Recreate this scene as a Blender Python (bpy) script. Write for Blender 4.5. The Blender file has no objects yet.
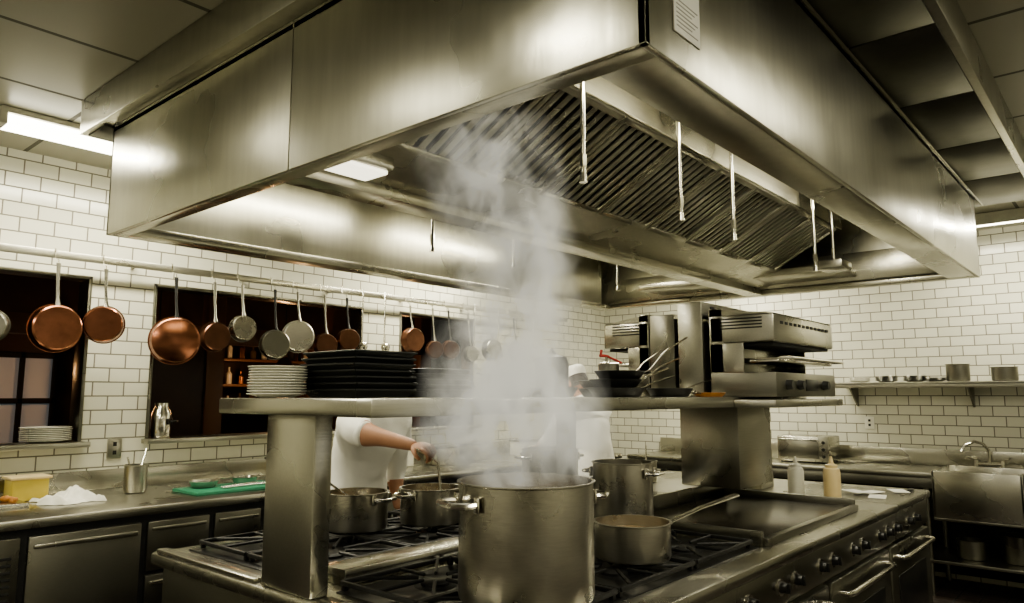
import bpy, bmesh, math, random
from mathutils import Vector, Matrix, noise
random.seed(7)
scene = bpy.context.scene
R = math.radians

# ------------------------------------------------------------ materials
def new_mat(name):
    m = bpy.data.materials.new(name); m.use_nodes = True
    nt = m.node_tree
    return m, nt, nt.nodes['Principled BSDF']

def L(nt, a, b): nt.links.new(a, b)

def steel(name, col=(0.60,0.585,0.53), rough=0.3, var=0.12, stretch=(1,1,14), bump=0.02, blotch=1.6, wav=0.25):
    m, nt, p = new_mat(name)
    p.inputs['Metallic'].default_value = 1
    tc = nt.nodes.new('ShaderNodeTexCoord')
    mp = nt.nodes.new('ShaderNodeMapping'); mp.inputs['Scale'].default_value = stretch
    n1 = nt.nodes.new('ShaderNodeTexNoise'); n1.inputs['Scale'].default_value = 30; n1.inputs['Detail'].default_value = 3
    n2 = nt.nodes.new('ShaderNodeTexNoise'); n2.inputs['Scale'].default_value = blotch; n2.inputs['Detail'].default_value = 4
    L(nt, tc.outputs['Object'], mp.inputs['Vector']); L(nt, mp.outputs['Vector'], n1.inputs['Vector'])
    L(nt, tc.outputs['Object'], n2.inputs['Vector'])
    mr = nt.nodes.new('ShaderNodeMapRange')
    mr.inputs['From Min'].default_value = 0.3; mr.inputs['From Max'].default_value = 0.7
    mr.inputs['To Min'].default_value = max(0.05, rough-var); mr.inputs['To Max'].default_value = rough+var
    L(nt, n2.outputs['Fac'], mr.inputs['Value']); L(nt, mr.outputs['Result'], p.inputs['Roughness'])
    cr = nt.nodes.new('ShaderNodeMapRange'); cr.inputs['To Min'].default_value = 0.85; cr.inputs['To Max'].default_value = 1.1
    L(nt, n1.outputs['Fac'], cr.inputs['Value'])
    mx = nt.nodes.new('ShaderNodeMix'); mx.data_type='RGBA'; mx.blend_type='MULTIPLY'; mx.inputs['Factor'].default_value = 1
    mx.inputs['A'].default_value = (*col,1); L(nt, cr.outputs['Result'], mx.inputs['B']); L(nt, mx.outputs['Result'], p.inputs['Base Color'])
    bp = nt.nodes.new('ShaderNodeBump'); bp.inputs['Strength'].default_value = bump*4; bp.inputs['Distance'].default_value = 0.002
    L(nt, n1.outputs['Fac'], bp.inputs['Height'])
    bp2 = nt.nodes.new('ShaderNodeBump'); bp2.inputs['Strength'].default_value = wav; bp2.inputs['Distance'].default_value = 0.02
    L(nt, n2.outputs['Fac'], bp2.inputs['Height']); L(nt, bp.outputs['Normal'], bp2.inputs['Normal'])
    L(nt, bp2.outputs['Normal'], p.inputs['Normal'])
    return m

def plain(name, col, rough=0.5, metal=0.0, var=0.15, scale=12, bump=0.0, dist=0.01, **kw):
    m, nt, p = new_mat(name)
    p.inputs['Metallic'].default_value = metal; p.inputs['Roughness'].default_value = rough
    tc = nt.nodes.new('ShaderNodeTexCoord'); n = nt.nodes.new('ShaderNodeTexNoise')
    n.inputs['Scale'].default_value = scale; n.inputs['Detail'].default_value = 4
    L(nt, tc.outputs['Object'], n.inputs['Vector'])
    r = nt.nodes.new('ShaderNodeMix'); r.data_type='RGBA'
    r.inputs['A'].default_value = (*[c*(1-var) for c in col],1); r.inputs['B'].default_value = (*[min(1,c*(1+var)) for c in col],1)
    L(nt, n.outputs['Fac'], r.inputs['Factor']); L(nt, r.outputs['Result'], p.inputs['Base Color'])
    if bump:
        b = nt.nodes.new('ShaderNodeBump'); b.inputs['Strength'].default_value = bump; b.inputs['Distance'].default_value=dist
        L(nt, n.outputs['Fac'], b.inputs['Height']); L(nt, b.outputs['Normal'], p.inputs['Normal'])
    for k,v in kw.items(): p.inputs[k].default_value = v
    return m

def emit(name, col, s):
    m, nt, p = new_mat(name)
    p.inputs['Base Color'].default_value=(0.8,0.8,0.8,1)
    p.inputs['Emission Color'].default_value=(*col,1); p.inputs['Emission Strength'].default_value=s
    return m

def tiles(name, axis, w=0.175, h=0.083, col=(0.74,0.73,0.62), col2=(0.67,0.66,0.555), grout=(0.20,0.19,0.15), offset=0.5, mortar=0.004, rough=0.16, bump=0.5):
    m, nt, p = new_mat(name)
    tc = nt.nodes.new('ShaderNodeTexCoord'); sp = nt.nodes.new('ShaderNodeSeparateXYZ'); cb = nt.nodes.new('ShaderNodeCombineXYZ')
    L(nt, tc.outputs['Object'], sp.inputs[0])
    a, b = {'x':('X','Z'),'y':('Y','Z'),'z':('X','Y')}[axis]
    L(nt, sp.outputs[a], cb.inputs['X']); L(nt, sp.outputs[b], cb.inputs['Y'])
    br = nt.nodes.new('ShaderNodeTexBrick'); br.offset = offset; br.squash = 1
    br.inputs['Scale'].default_value=1; br.inputs['Brick Width'].default_value=w; br.inputs['Row Height'].default_value=h
    br.inputs['Mortar Size'].default_value=mortar; br.inputs['Mortar Smooth'].default_value=0.1
    br.inputs['Color1'].default_value=(*col,1); br.inputs['Color2'].default_value=(*col2,1); br.inputs['Mortar'].default_value=(*grout,1)
    L(nt, cb.outputs[0], br.inputs['Vector']); L(nt, br.outputs['Color'], p.inputs['Base Color'])
    mr = nt.nodes.new('ShaderNodeMapRange'); mr.inputs['To Min'].default_value=rough; mr.inputs['To Max'].default_value=0.8
    L(nt, br.outputs['Fac'], mr.inputs['Value']); L(nt, mr.outputs['Result'], p.inputs['Roughness'])
    inv = nt.nodes.new('ShaderNodeMath'); inv.operation='SUBTRACT'; inv.inputs[0].default_value=1; L(nt, br.outputs['Fac'], inv.inputs[1])
    bp = nt.nodes.new('ShaderNodeBump'); bp.inputs['Strength'].default_value=bump; bp.inputs['Distance'].default_value=0.004
    L(nt, inv.outputs[0], bp.inputs['Height']); L(nt, bp.outputs['Normal'], p.inputs['Normal'])
    return m

M = {}
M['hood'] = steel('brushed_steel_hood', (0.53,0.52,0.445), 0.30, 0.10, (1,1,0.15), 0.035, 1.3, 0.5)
M['hood_in'] = steel('hood_inner_steel', (0.52,0.505,0.425), 0.29, 0.1)
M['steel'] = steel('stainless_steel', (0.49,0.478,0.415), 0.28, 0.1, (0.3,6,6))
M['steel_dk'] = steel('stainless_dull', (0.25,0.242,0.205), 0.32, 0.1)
M['pot'] = steel('pot_aluminium', (0.52,0.50,0.44), 0.32, 0.1, (1,1,10), 0.02, 6)
M['chrome'] = plain('polished_chrome', (0.76,0.74,0.67), 0.18, 1)
M['copper'] = plain('copper', (0.34,0.15,0.09), 0.24, 1, 0.5, 14)
M['copper_dk'] = plain('tarnished_copper', (0.20,0.10,0.065), 0.28, 1, 0.4, 14)
M['iron'] = plain('cast_iron', (0.02,0.02,0.019), 0.45, 0.4, 0.3, 30, 0.1)
M['black'] = plain('black_enamel', (0.014,0.014,0.013), 0.3)
M['griddle'] = plain('griddle_plate', (0.045,0.038,0.03), 0.26, 0.7, 0.5, 5)
M['tray'] = plain('black_tray', (0.018,0.019,0.018), 0.35, 0.2)
M['plate'] = plain('white_china', (0.76,0.75,0.66), 0.2)
M['white'] = plain('white_plastic', (0.78,0.77,0.68), 0.4)
M['cream'] = plain('cream_plastic', (0.64,0.51,0.28), 0.4)
M['yellow'] = plain('yellow_plastic', (0.58,0.46,0.10), 0.35)
M['green'] = plain('green_board', (0.03,0.18,0.10), 0.45)
M['red'] = plain('red_plastic', (0.45,0.04,0.03), 0.4)
M['cloth'] = plain('white_cloth', (0.74,0.73,0.66), 0.9, 0, 0.12, 20, 0.4)
M['jacket'] = plain('chef_jacket_cotton', (0.90,0.89,0.83), 0.85, 0, 0.03, 6, 0.3, 0.012)
M['pants'] = plain('dark_trousers', (0.05,0.05,0.055), 0.9)
M['skin'] = plain('skin', (0.46,0.25,0.155), 0.5, 0, 0.1, 20)
M['hair'] = plain('dark_hair', (0.03,0.02,0.015), 0.6, 0, 0.3, 60)
M['lip'] = plain('lips', (0.40,0.16,0.12), 0.5)
M['eye'] = plain('eye_white', (0.8,0.8,0.78), 0.2)
M['shoe'] = plain('black_shoe', (0.02,0.02,0.02), 0.5)
M['dark'] = plain('dark_gap', (0.012,0.012,0.011), 0.7)
M['grey'] = plain('printed_grey', (0.35,0.34,0.31), 0.7)
M['wood'] = plain('dark_wood', (0.045,0.022,0.012), 0.5, 0, 0.5, 4)
M['woodlt'] = plain('warm_wood', (0.16,0.07,0.03), 0.45, 0, 0.4, 3)
M['glassware'] = plain('bottle_glass', (0.10,0.07,0.03), 0.1, 0, 0.4, 8)
M['food'] = plain('orange_food', (0.42,0.19,0.05), 0.6, 0, 0.4, 40, 0.4)
M['broth'] = plain('broth', (0.30,0.22,0.12), 0.25, 0, 0.3, 20)
M['paper'] = plain('paper', (0.8,0.79,0.73), 0.8)
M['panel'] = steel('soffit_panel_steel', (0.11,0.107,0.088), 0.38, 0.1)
M['tile_x'] = tiles('subway_tile_x', 'x')
M['tile_y'] = tiles('subway_tile_y', 'y')
M['ceil'] = tiles('ceiling_panels', 'z', 0.61, 0.61, (0.42,0.41,0.335), (0.39,0.38,0.31), (0.14,0.135,0.11), 0.0, 0.012, 0.35, 0.5)
M['floor'] = tiles('quarry_tile', 'z', 0.15, 0.15, (0.04,0.03,0.024), (0.033,0.025,0.02), (0.016,0.016,0.014), 0.0, 0.006, 0.4, 0.4)
M['tube'] = emit('fluorescent_diffuser', (1.0,0.95,0.74), 9.0)
M['bulb'] = emit('warm_bulb', (1.0,0.55,0.2), 20.0)
M['bluewin'] = emit('dusk_window', (0.26,0.42,0.5), 0.09)
M['hoodlamp'] = emit('hood_lamp_lens', (1.0,0.93,0.72), 2.0)

# ------------------------------------------------------------ builder
class B:
    def __init__(s, name):
        s.name=name; s.bm=bmesh.new(); s.mats=[]
    def mi(s, k):
        if k not in s.mats: s.mats.append(k)
        return s.mats.index(k)
    def _merge(s, bm2, k, mtx=None):
        i = s.mi(k)
        if mtx is not None: bmesh.ops.transform(bm2, matrix=mtx, verts=bm2.verts)
        vm = {}
        for v in bm2.verts: vm[v] = s.bm.verts.new(v.co)
        for f in bm2.faces:
            try:
                nf = s.bm.faces.new([vm[v] for v in f.verts]); nf.material_index=i; nf.smooth=True
            except ValueError: pass
        bm2.free()
    def box(s, x0,x1,y0,y1,z0,z1,k, bev=0.003, mtx=None):
        b = bmesh.new(); bmesh.ops.create_cube(b, size=1)
        sx,sy,sz = x1-x0,y1-y0,z1-z0
        for v in b.verts: v.co = Vector(((x0+x1)/2+v.co.x*sx,(y0+y1)/2+v.co.y*sy,(z0+z1)/2+v.co.z*sz))
        bv = min(bev, 0.3*min(abs(sx),abs(sy),abs(sz)))
        if bv > 0.0004:
            bmesh.ops.bevel(b, geom=b.edges[:], offset=bv, segments=2, affect='EDGES', profile=0.5)
        s._merge(b,k,mtx); return s
    def cyl(s, p0,p1,r0,r1,k,seg=24,cap=True):
        p0=Vector(p0);p1=Vector(p1); d=p1-p0
        b=bmesh.new(); bmesh.ops.create_cone(b,cap_ends=cap,segments=seg,radius1=r0,radius2=r1,depth=d.length)
        q=d.to_track_quat('Z','Y').to_matrix().to_4x4()
        s._merge(b,k,Matrix.Translation((p0+p1)/2)@q); return s
    def lathe(s, prof,k,mtx=None,seg=40):
        b=bmesh.new(); rings=[]
        for r,z in prof:
            if r<1e-5: rings.append([b.verts.new((0,0,z))])
            else: rings.append([b.verts.new((r*math.cos(2*math.pi*i/seg),r*math.sin(2*math.pi*i/seg),z)) for i in range(seg)])
        for a,c in zip(rings,rings[1:]):
            for i in range(seg):
                j=(i+1)%seg
                if len(a)==1 and len(c)==1: continue
                if len(a)==1: b.faces.new((a[0],c[i],c[j]))
                elif len(c)==1: b.faces.new((a[i],a[j],c[0]))
                else: b.faces.new((a[i],a[j],c[j],c[i]))
        s._merge(b,k,mtx); return s
    def tube(s, pts, r,k,seg=10, flat=None):
        pts=[Vector(p) for p in pts]; n=len(pts); b=bmesh.new(); rings=[]
        rr = r if isinstance(r,(list,tuple)) else [r]*n
        up=None
        for i,p in enumerate(pts):
            t=(pts[min(i+1,n-1)]-pts[max(i-1,0)]).normalized()
            if up is None:
                up = Vector((0,0,1)) if abs(t.z)<0.9 else Vector((1,0,0))
                if flat is not None: up=Vector(flat)
            a=(up-t*up.dot(t)).normalized(); c=t.cross(a); up=a
            fl = 0.35 if flat is not None else 1
            rings.append([b.verts.new(p+a*rr[i]*fl*math.cos(2*math.pi*j/seg)+c*rr[i]*math.sin(2*math.pi*j/seg)) for j in range(seg)])
        for a,c in zip(rings,rings[1:]):
            for j in range(seg):
                b.faces.new((a[j],a[(j+1)%seg],c[(j+1)%seg],c[j]))
        b.faces.new(rings[0][::-1]); b.faces.new(rings[-1])
        s._merge(b,k); return s
    def sphere(s, c, rad, k, seg=20, rot=None):
        b=bmesh.new(); bmesh.ops.create_uvsphere(b,u_segments=seg,v_segments=seg//2+2,radius=1)
        if not isinstance(rad,(tuple,list)): rad=(rad,)*3
        m=Matrix.Translation(Vector(c))@(rot.to_4x4() if rot is not None else Matrix.Identity(4))@Matrix.Diagonal((*rad,1))
        s._merge(b,k,m); return s
    def poly(s, pts, vec, k):
        b=bmesh.new(); v=[b.verts.new(p) for p in pts]; w=[b.verts.new(Vector(p)+Vector(vec)) for p in pts]; n=len(v)
        b.faces.new(v); b.faces.new(w[::-1])
        for i in range(n): b.faces.new((v[i],v[(i+1)%n],w[(i+1)%n],w[i]))
        bmesh.ops.recalc_face_normals(b,faces=b.faces[:]); s._merge(b,k); return s
    def raw(s, verts, faces, k):
        b=bmesh.new(); v=[b.verts.new(p) for p in verts]
        for f in faces:
            try: b.faces.new([v[i] for i in f])
            except ValueError: pass
        s._merge(b,k); return s
    def done(s, loc=None, ang=35, recalc=True):
        if recalc: bmesh.ops.recalc_face_normals(s.bm, faces=s.bm.faces[:])
        me=bpy.data.meshes.new(s.name); s.bm.to_mesh(me); s.bm.free()
        for k in s.mats: me.materials.append(M[k])
        me.set_sharp_from_angle(angle=R(ang))
        o=bpy.data.objects.new(s.name,me); scene.collection.objects.link(o)
        if loc: o.location=loc
        return o

def T(x,y,z,rx=0,ry=0,rz=0):
    return Matrix.Translation((x,y,z))@Matrix.Rotation(rz,4,'Z')@Matrix.Rotation(ry,4,'Y')@Matrix.Rotation(rx,4,'X')

# ------------------------------------------------------------ room
WY=4.7; WX=7.1; CZ=2.87; X0=-3.2; Y0=-3.2
B('floor').box(X0,WX+0.2,Y0,8.2,-0.1,0,'floor',0).done()
B('ceiling').box(X0,WX+0.2,Y0,8.2,CZ,CZ+0.1,'ceil',0).done()
w=B('wall_left')
ops=[(0.35,1.62),(1.98,3.62),(4.0,4.9)]
SZ=1.23; TZ=2.2; th=0.14
w.box(X0,WX+0.2,WY,WY+th,0,SZ,'tile_x',0); w.box(X0,WX+0.2,WY,WY+th,TZ,CZ,'tile_x',0)
xs=[X0]+[v for o in ops for v in o]+[WX+0.2]
for i in range(0,len(xs),2): w.box(xs[i],xs[i+1],WY,WY+th,SZ,TZ,'tile_x',0)
w.done()
B('wall_right').box(WX,WX+0.2,Y0,WY,0,CZ,'tile_y',0).done()
B('wall_near').box(X0,WX,Y0-0.1,Y0,0,CZ,'tile_x',0).done()
B('wall_rear').box(X0-0.1,X0,Y0,8.2,0,CZ,'tile_y',0).done()
for i,(a,b_) in enumerate(ops):
    f=B('window_%d'%(i+1))
    f.box(a-0.02,b_+0.02,WY-0.10,WY+th+0.02,SZ-0.025,SZ+0.004,'steel')
    f.box(a,a+0.02,WY-0.008,WY+th+0.005,SZ+0.005,TZ,'steel_dk'); f.box(b_-0.02,b_,WY-0.008,WY+th+0.005,SZ+0.005,TZ,'steel_dk')
    f.box(a,b_,WY-0.008,WY+th+0.005,TZ-0.02,TZ,'steel_dk'); f.done()
# dining room behind the pass
B('wall_dining_back').box(X0,WX+0.2,8.1,8.2,0,CZ,'wood',0).done()
d=B('wood_partition')
for x in (0.2,1.25,2.3,3.1,4.4,5.6): d.box(x,x+0.16,6.2,6.32,0,CZ-0.01,'woodlt')
d.box(0.2,5.76,6.2,6.32,1.95,2.1,'woodlt'); d.box(0.2,5.76,6.2,6.32,0.9,1.0,'woodlt')
d.box(2.46,3.1,6.22,6.28,1.0,1.95,'wood'); d.done()
d=B('window_4'); d.box(1.6,2.5,8.07,8.098,1.05,1.85,'bluewin')
for x in (1.58,1.9,2.2,2.48): d.box(x,x+0.04,8.03,8.098,1.0,1.9,'dark')
for z in (1.0,1.42,1.85): d.box(1.58,2.52,8.03,8.098,z,z+0.05,'dark')
d.done()
d=B('back_bar_shelf_with_bottles')
for z in (1.35,1.62,1.9): d.box(2.7,6.4,7.6,7.9,z-0.03,z,'woodlt')
for x in (2.7,3.9,5.1,6.36): d.box(x,x+0.04,7.6,7.9,0,2.2,'woodlt')
x=2.85
while x<6.3:
    for z in (1.35,1.62,1.9):
        hh=random.uniform(0.14,0.22); r=random.uniform(0.025,0.04)
        d.lathe([(0,0),(r,0),(r,hh*0.6),(r*0.35,hh*0.75),(r*0.35,hh),(0,hh)],random.choice(['glassware','plate','copper_dk','glassware']),T(x,7.7,z+0.001),12)
    x+=0.14
d.done()
for (x,y,z,e) in ((3.02,7.0,1.86,9),(1.3,7.2,1.75,7),(4.3,6.9,1.8,9),(5.9,7.0,1.9,9)):
    l=B('pendant_lamp'); l.cyl((x,y,z+0.09),(x,y,CZ),0.006,0.006,'dark',8); l.lathe([(0.03,0.1),(0.05,0.08),(0.1,0.0),(0.098,0.0),(0.045,0.075)],'copper_dk',T(x,y,z)); l.sphere((x,y,z+0.0),0.035,'bulb'); l.done()
    pl=bpy.data.lights.new('pendant_glow','POINT'); pl.energy=e; pl.color=(1,0.55,0.25); pl.shadow_soft_size=0.06
    o=bpy.data.objects.new('pendant_glow',pl); o.location=(x,y,z-0.07); scene.collection.objects.link(o)

# ------------------------------------------------------------ hood
hx0,hx1,hy0,hy1,hz0,hz1=1.22,5.11,0.70,3.42,2.20,2.70
h=B('exhaust_hood'); t=0.018
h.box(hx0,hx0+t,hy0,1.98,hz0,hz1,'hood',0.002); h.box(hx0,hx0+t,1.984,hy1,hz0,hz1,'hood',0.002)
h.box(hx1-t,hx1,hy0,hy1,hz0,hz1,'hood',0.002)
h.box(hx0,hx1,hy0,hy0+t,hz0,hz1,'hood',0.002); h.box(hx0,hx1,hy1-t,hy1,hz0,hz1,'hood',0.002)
h.box(hx0,hx1,hy0,hy1,hz1-0.03,hz1-0.012,'hood_in',0)
h.box(hx0+t,hx0+0.075,hy0+t,hy1-t,hz0,hz0+0.035,'hood_in',0.002)
h.box(hx1-0.09,hx1-t,hy0+t,hy1-t,hz0,hz0+0.035,'hood_in',0.002)
h.box(hx0+0.075,hx1-0.09,hy0+t,hy0+0.16,hz0,hz0+0.035,'hood_in',0.002)
h.box(hx0+0.075,hx1-0.09,hy1-0.13,hy1-t,hz0,hz0+0.035,'hood_in',0.002)
h.box(hx0+0.076,hx1-0.092,2.0,2.12,hz0,hz0+0.05,'hood_in')
def slab(x0,x1,ya,za,yb,zb,t,k):
    n=Vector((0,-(zb-za),(yb-ya))).normalized()*t
    h.poly([(x0,ya,za),(x1,ya,za),(x1,yb,zb),(x0,yb,zb)],n,k)
slab(hx0+0.08,hx1-0.1,2.0,2.25,1.76,2.30,0.01,'hood_in')
slab(hx0+0.08,hx1-0.1,2.12,2.25,2.36,2.30,-0.01,'hood_in')
for sgn in (1,-1):
    Y=lambda y: y if sgn>0 else 4.12-y
    fy0,fz0,fy1,fz1=1.76,2.30,1.36,2.52
    sv=Vector((0,Y(fy1)-Y(fy0),fz1-fz0)); sl=sv.length; sv.normalize(); xv=Vector((1,0,0)); nv=xv.cross(sv)*(-sgn)
    if nv.z>0: nv=-nv
    def obox(cx,cs,cn,hx_,hs,hn,k):
        o=Vector((cx,Y(fy0),fz0))+sv*cs+nv*cn
        m=Matrix(((xv.x,sv.x,nv.x,o.x),(xv.y,sv.y,nv.y,o.y),(xv.z,sv.z,nv.z,o.z),(0,0,0,1)))
        h.box(-hx_,hx_,-hs,hs,-hn,hn,k,0.0015,m)
    fx0,fx1=1.40,4.60; nf=8; fw=(fx1-fx0)/nf
    obox((fx0+fx1)/2,sl/2,-0.03,(fx1-fx0)/2,sl/2,0.006,'dark')
    for i in range(nf):
        cx=fx0+fw*(i+0.5)
        obox(cx,0.012,0.0,fw/2-0.003,0.012,0.02,'hood_in'); obox(cx,sl-0.012,0.0,fw/2-0.003,0.012,0.02,'hood_in')
        for sx in (-1,1): obox(cx+sx*(fw/2-0.014),sl/2,0,0.010,sl/2,0.02,'hood_in')
        nb=7
        for j in range(nb):
            bx=cx-fw/2+0.03+(fw-0.06)*(j+0.5)/nb
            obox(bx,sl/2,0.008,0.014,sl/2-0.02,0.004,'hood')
    a=Y(1.36); h.box(fx0-0.1,fx1+0.1,min(a,a-0.01*sgn),max(a,a-0.01*sgn),2.52,2.685,'hood_in',0)
    h.poly([(fx1,Y(1.76),2.29),(fx1,Y(1.36),2.52),(fx1,Y(1.36),2.68),(fx1,2.06,2.68),(fx1,2.06,2.25)],(0.02,0,0),'hood_in')
    h.box(fx1+0.02,hx1-0.09,min(Y(1.36),Y(2.0)),max(Y(1.36),Y(2.0)),2.26,2.30,'hood_in')
h.box(hx1-0.12,hx1-0.1,hy0+0.16,hy1-0.14,2.235,2.42,'hood_in')
h.box(hx0+0.4,hx1-0.4,hy0+0.16,hy0+0.17,2.235,2.30,'hood_in')
h.done()
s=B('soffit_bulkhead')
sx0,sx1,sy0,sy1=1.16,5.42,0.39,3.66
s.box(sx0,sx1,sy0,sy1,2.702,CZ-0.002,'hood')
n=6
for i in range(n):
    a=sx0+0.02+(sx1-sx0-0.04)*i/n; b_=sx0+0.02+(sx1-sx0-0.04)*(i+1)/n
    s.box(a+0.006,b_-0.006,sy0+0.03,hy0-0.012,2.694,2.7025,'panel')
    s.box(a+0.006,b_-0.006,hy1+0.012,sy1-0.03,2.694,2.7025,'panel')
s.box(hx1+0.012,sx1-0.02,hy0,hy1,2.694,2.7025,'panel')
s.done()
lab=B('hood_rating_label'); lab.box(1.335,1.455,0.6955,0.6995,2.27,2.40,'paper',0.001)
lab.box(1.345,1.385,0.6948,0.6957,2.365,2.39,'grey',0); 
for i in range(7): lab.box(1.345,1.443-0.014*(i%3),0.6948,0.6957,2.345-i*0.010,2.3475-i*0.010,'grey',0)
lab.done()
for x,y,zb in ((1.84,1.29,2.165),(2.50,1.30,2.165),(2.98,1.30,2.165),(4.02,1.30,2.165),(2.55,2.75,2.24),(3.2,2.75,2.24),(4.4,2.8,2.24)):
    p=B('fire_suppression_nozzle')
    p.cyl((x,y,zb+0.06),(x,y,2.665),0.0085,0.0085,'chrome',12); p.cyl((x,y,zb+0.05),(x,y,zb+0.09),0.013,0.013,'chrome',6)
    p.cyl((x,y,zb+0.03),(x,y,zb+0.05),0.009,0.009,'chrome',12); p.cyl((x,y,zb),(x,y,zb+0.03),0.014,0.010,'chrome',12); p.cyl((x,y,2.655),(x,y,2.669),0.022,0.022,'chrome',16); p.done()
for (x,y) in ((1.42,1.90),(4.5,1.35)):
    p=B('hood_light'); p.box(x-0.10,x+0.10,y-0.075,y+0.075,2.235,2.29,'steel',0.01)
    if x<2: p.box(x-0.085,x+0.085,y-0.06,y+0.06,2.222,2.237,'hoodlamp',0.005)
    p.cyl((x,y,2.29),(x,y,2.669),0.01,0.01,'steel',10)
    p.done()
for x0,x1,y,e in ((1.5,2.7,1.02,7),(3.1,4.3,1.02,7),(1.5,2.7,3.0,11),(3.1,4.3,3.0,11)):  # unseen strips, added to brighten the hood interior and the steam
    p=B('added_hood_strip_light'); p.box(x0,x1,y-0.05,y+0.05,2.645,2.669,'steel'); p.box(x0+0.02,x1-0.02,y-0.035,y+0.035,2.60,2.648,'tube',0.015); p.done()
    l=bpy.data.lights.new('added_strip_light','AREA'); l.shape='RECTANGLE'; l.size=(x1-x0)*0.95; l.size_y=0.07; l.energy=e; l.color=(1,0.945,0.76)
    o=bpy.data.objects.new('added_strip_light',l); o.location=((x0+x1)/2,y,2.595); scene.collection.objects.link(o)

# ------------------------------------------------------------ ceiling lamps
def fluor(x0,x1,y0,y1,energy,z=CZ):
    f=B('fluorescent_fixture'); f.box(x0,x1,y0,y1,z-0.03,z-0.001,'white',0.004); 
    e=0.015; f.box(x0+e,x1-e,y0+e,y1-e,z-0.085,z-0.03,'tube',0.02)
    f.box(x0,x0+0.03,y0,y1,z-0.088,z-0.02,'white',0.006); f.box(x1-0.03,x1,y0,y1,z-0.088,z-0.02,'white',0.006) if (x1-x0)>(y1-y0) else f.box(x0,x1,y0,y0+0.03,z-0.088,z-0.02,'white',0.006)
    f.done()
    l=bpy.data.lights.new('tube_light','AREA'); l.shape='RECTANGLE'; l.size=(x1-x0)*0.95; l.size_y=(y1-y0)*0.9; l.energy=energy; l.color=(1,0.945,0.75)
    o=bpy.data.objects.new('tube_light',l); o.location=((x0+x1)/2,(y0+y1)/2,z-0.09); scene.collection.objects.link(o)
fluor(0.93,2.15,4.0,4.16,31)
fluor(3.6,4.82,4.0,4.16,40)
fluor(6.42,6.56,-0.2,1.15,32)
fluor(6.3,6.44,2.2,3.5,34)
fluor(-1.6,-0.4,1.4,1.7,44)  # from here on: unseen fixtures, added to light and reflect in the hood
fluor(-1.6,-0.4,3.2,3.5,28)
fluor(0.4,1.6,-1.3,-1.0,46)
fluor(3.0,4.2,-1.3,-1.0,38)

# ------------------------------------------------------------ cooking island
ix0,ix1,iy0,iy1=1.25,5.17,1.06,2.86; IZ=0.92
c=B('cooking_range_island')
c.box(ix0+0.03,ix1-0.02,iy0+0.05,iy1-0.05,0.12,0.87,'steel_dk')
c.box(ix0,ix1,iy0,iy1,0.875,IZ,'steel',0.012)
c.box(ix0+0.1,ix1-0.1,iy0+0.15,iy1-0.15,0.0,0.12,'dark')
c.box(ix0+0.01,ix0+0.05,iy0+0.1,1.8,IZ,IZ+0.014,'steel'); c.box(ix0+0.01,ix0+0.05,2.15,iy1-0.03,IZ,IZ+0.014,'steel')
c.box(1.42,4.3,1.90,2.02,IZ,IZ+0.05,'steel',0.006)
c.box(1.36,2.80,1.17,1.86,IZ+0.0005,IZ+0.004,'black',0.001); c.box(1.36,3.60,2.06,2.78,IZ+0.0005,IZ+0.004,'black',0.001)
for yy,sg in ((iy0+0.05,-1),(iy1-0.05,1)):
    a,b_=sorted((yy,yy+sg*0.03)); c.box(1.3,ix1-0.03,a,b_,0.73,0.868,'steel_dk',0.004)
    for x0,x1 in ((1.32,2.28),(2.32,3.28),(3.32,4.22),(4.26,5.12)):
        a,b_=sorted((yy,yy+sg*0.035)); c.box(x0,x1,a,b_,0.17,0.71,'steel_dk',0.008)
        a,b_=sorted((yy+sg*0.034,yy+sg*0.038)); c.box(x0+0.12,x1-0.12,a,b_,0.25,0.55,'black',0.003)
        hy=yy+sg*0.085
        c.tube([(x0+0.08,yy+sg*0.03,0.655),(x0+0.085,hy-sg*0.01,0.655),(x0+0.12,hy,0.655),(x1-0.12,hy,0.655),(x1-0.085,hy-sg*0.01,0.655),(x1-0.08,yy+sg*0.03,0.655)],0.012,'chrome')
    x=1.45
    while x<5.05:
        c.cyl((x,yy+sg*0.03,0.80),(x,yy+sg*0.038,0.80),0.030,0.030,'chrome',20)
        c.cyl((x,yy+sg*0.036,0.80),(x,yy+sg*0.060,0.80),0.022,0.018,'black',20); c.box(x-0.004,x+0.004,*sorted((yy+sg*0.05,yy+sg*0.07)),0.782,0.818,'black',0.002)
        x+=0.155 if (int((x-1.45)/0.155)%3) else 0.28
c.done()
g=B('flat_top_griddle')
g.box(2.84,4.02,1.18,1.86,IZ+0.001,IZ+0.022,'griddle',0.003)
g.box(2.83,2.85,1.17,1.87,IZ+0.001,IZ+0.055,'steel_dk'); g.box(4.01,4.03,1.17,1.87,IZ+0.001,IZ+0.055,'steel_dk'); g.box(2.83,4.03,1.865,1.885,IZ+0.001,IZ+0.09,'steel_dk')
g.box(2.85,4.01,1.15,1.18,IZ+0.001,IZ+0.03,'steel_dk'); g.done()
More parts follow.
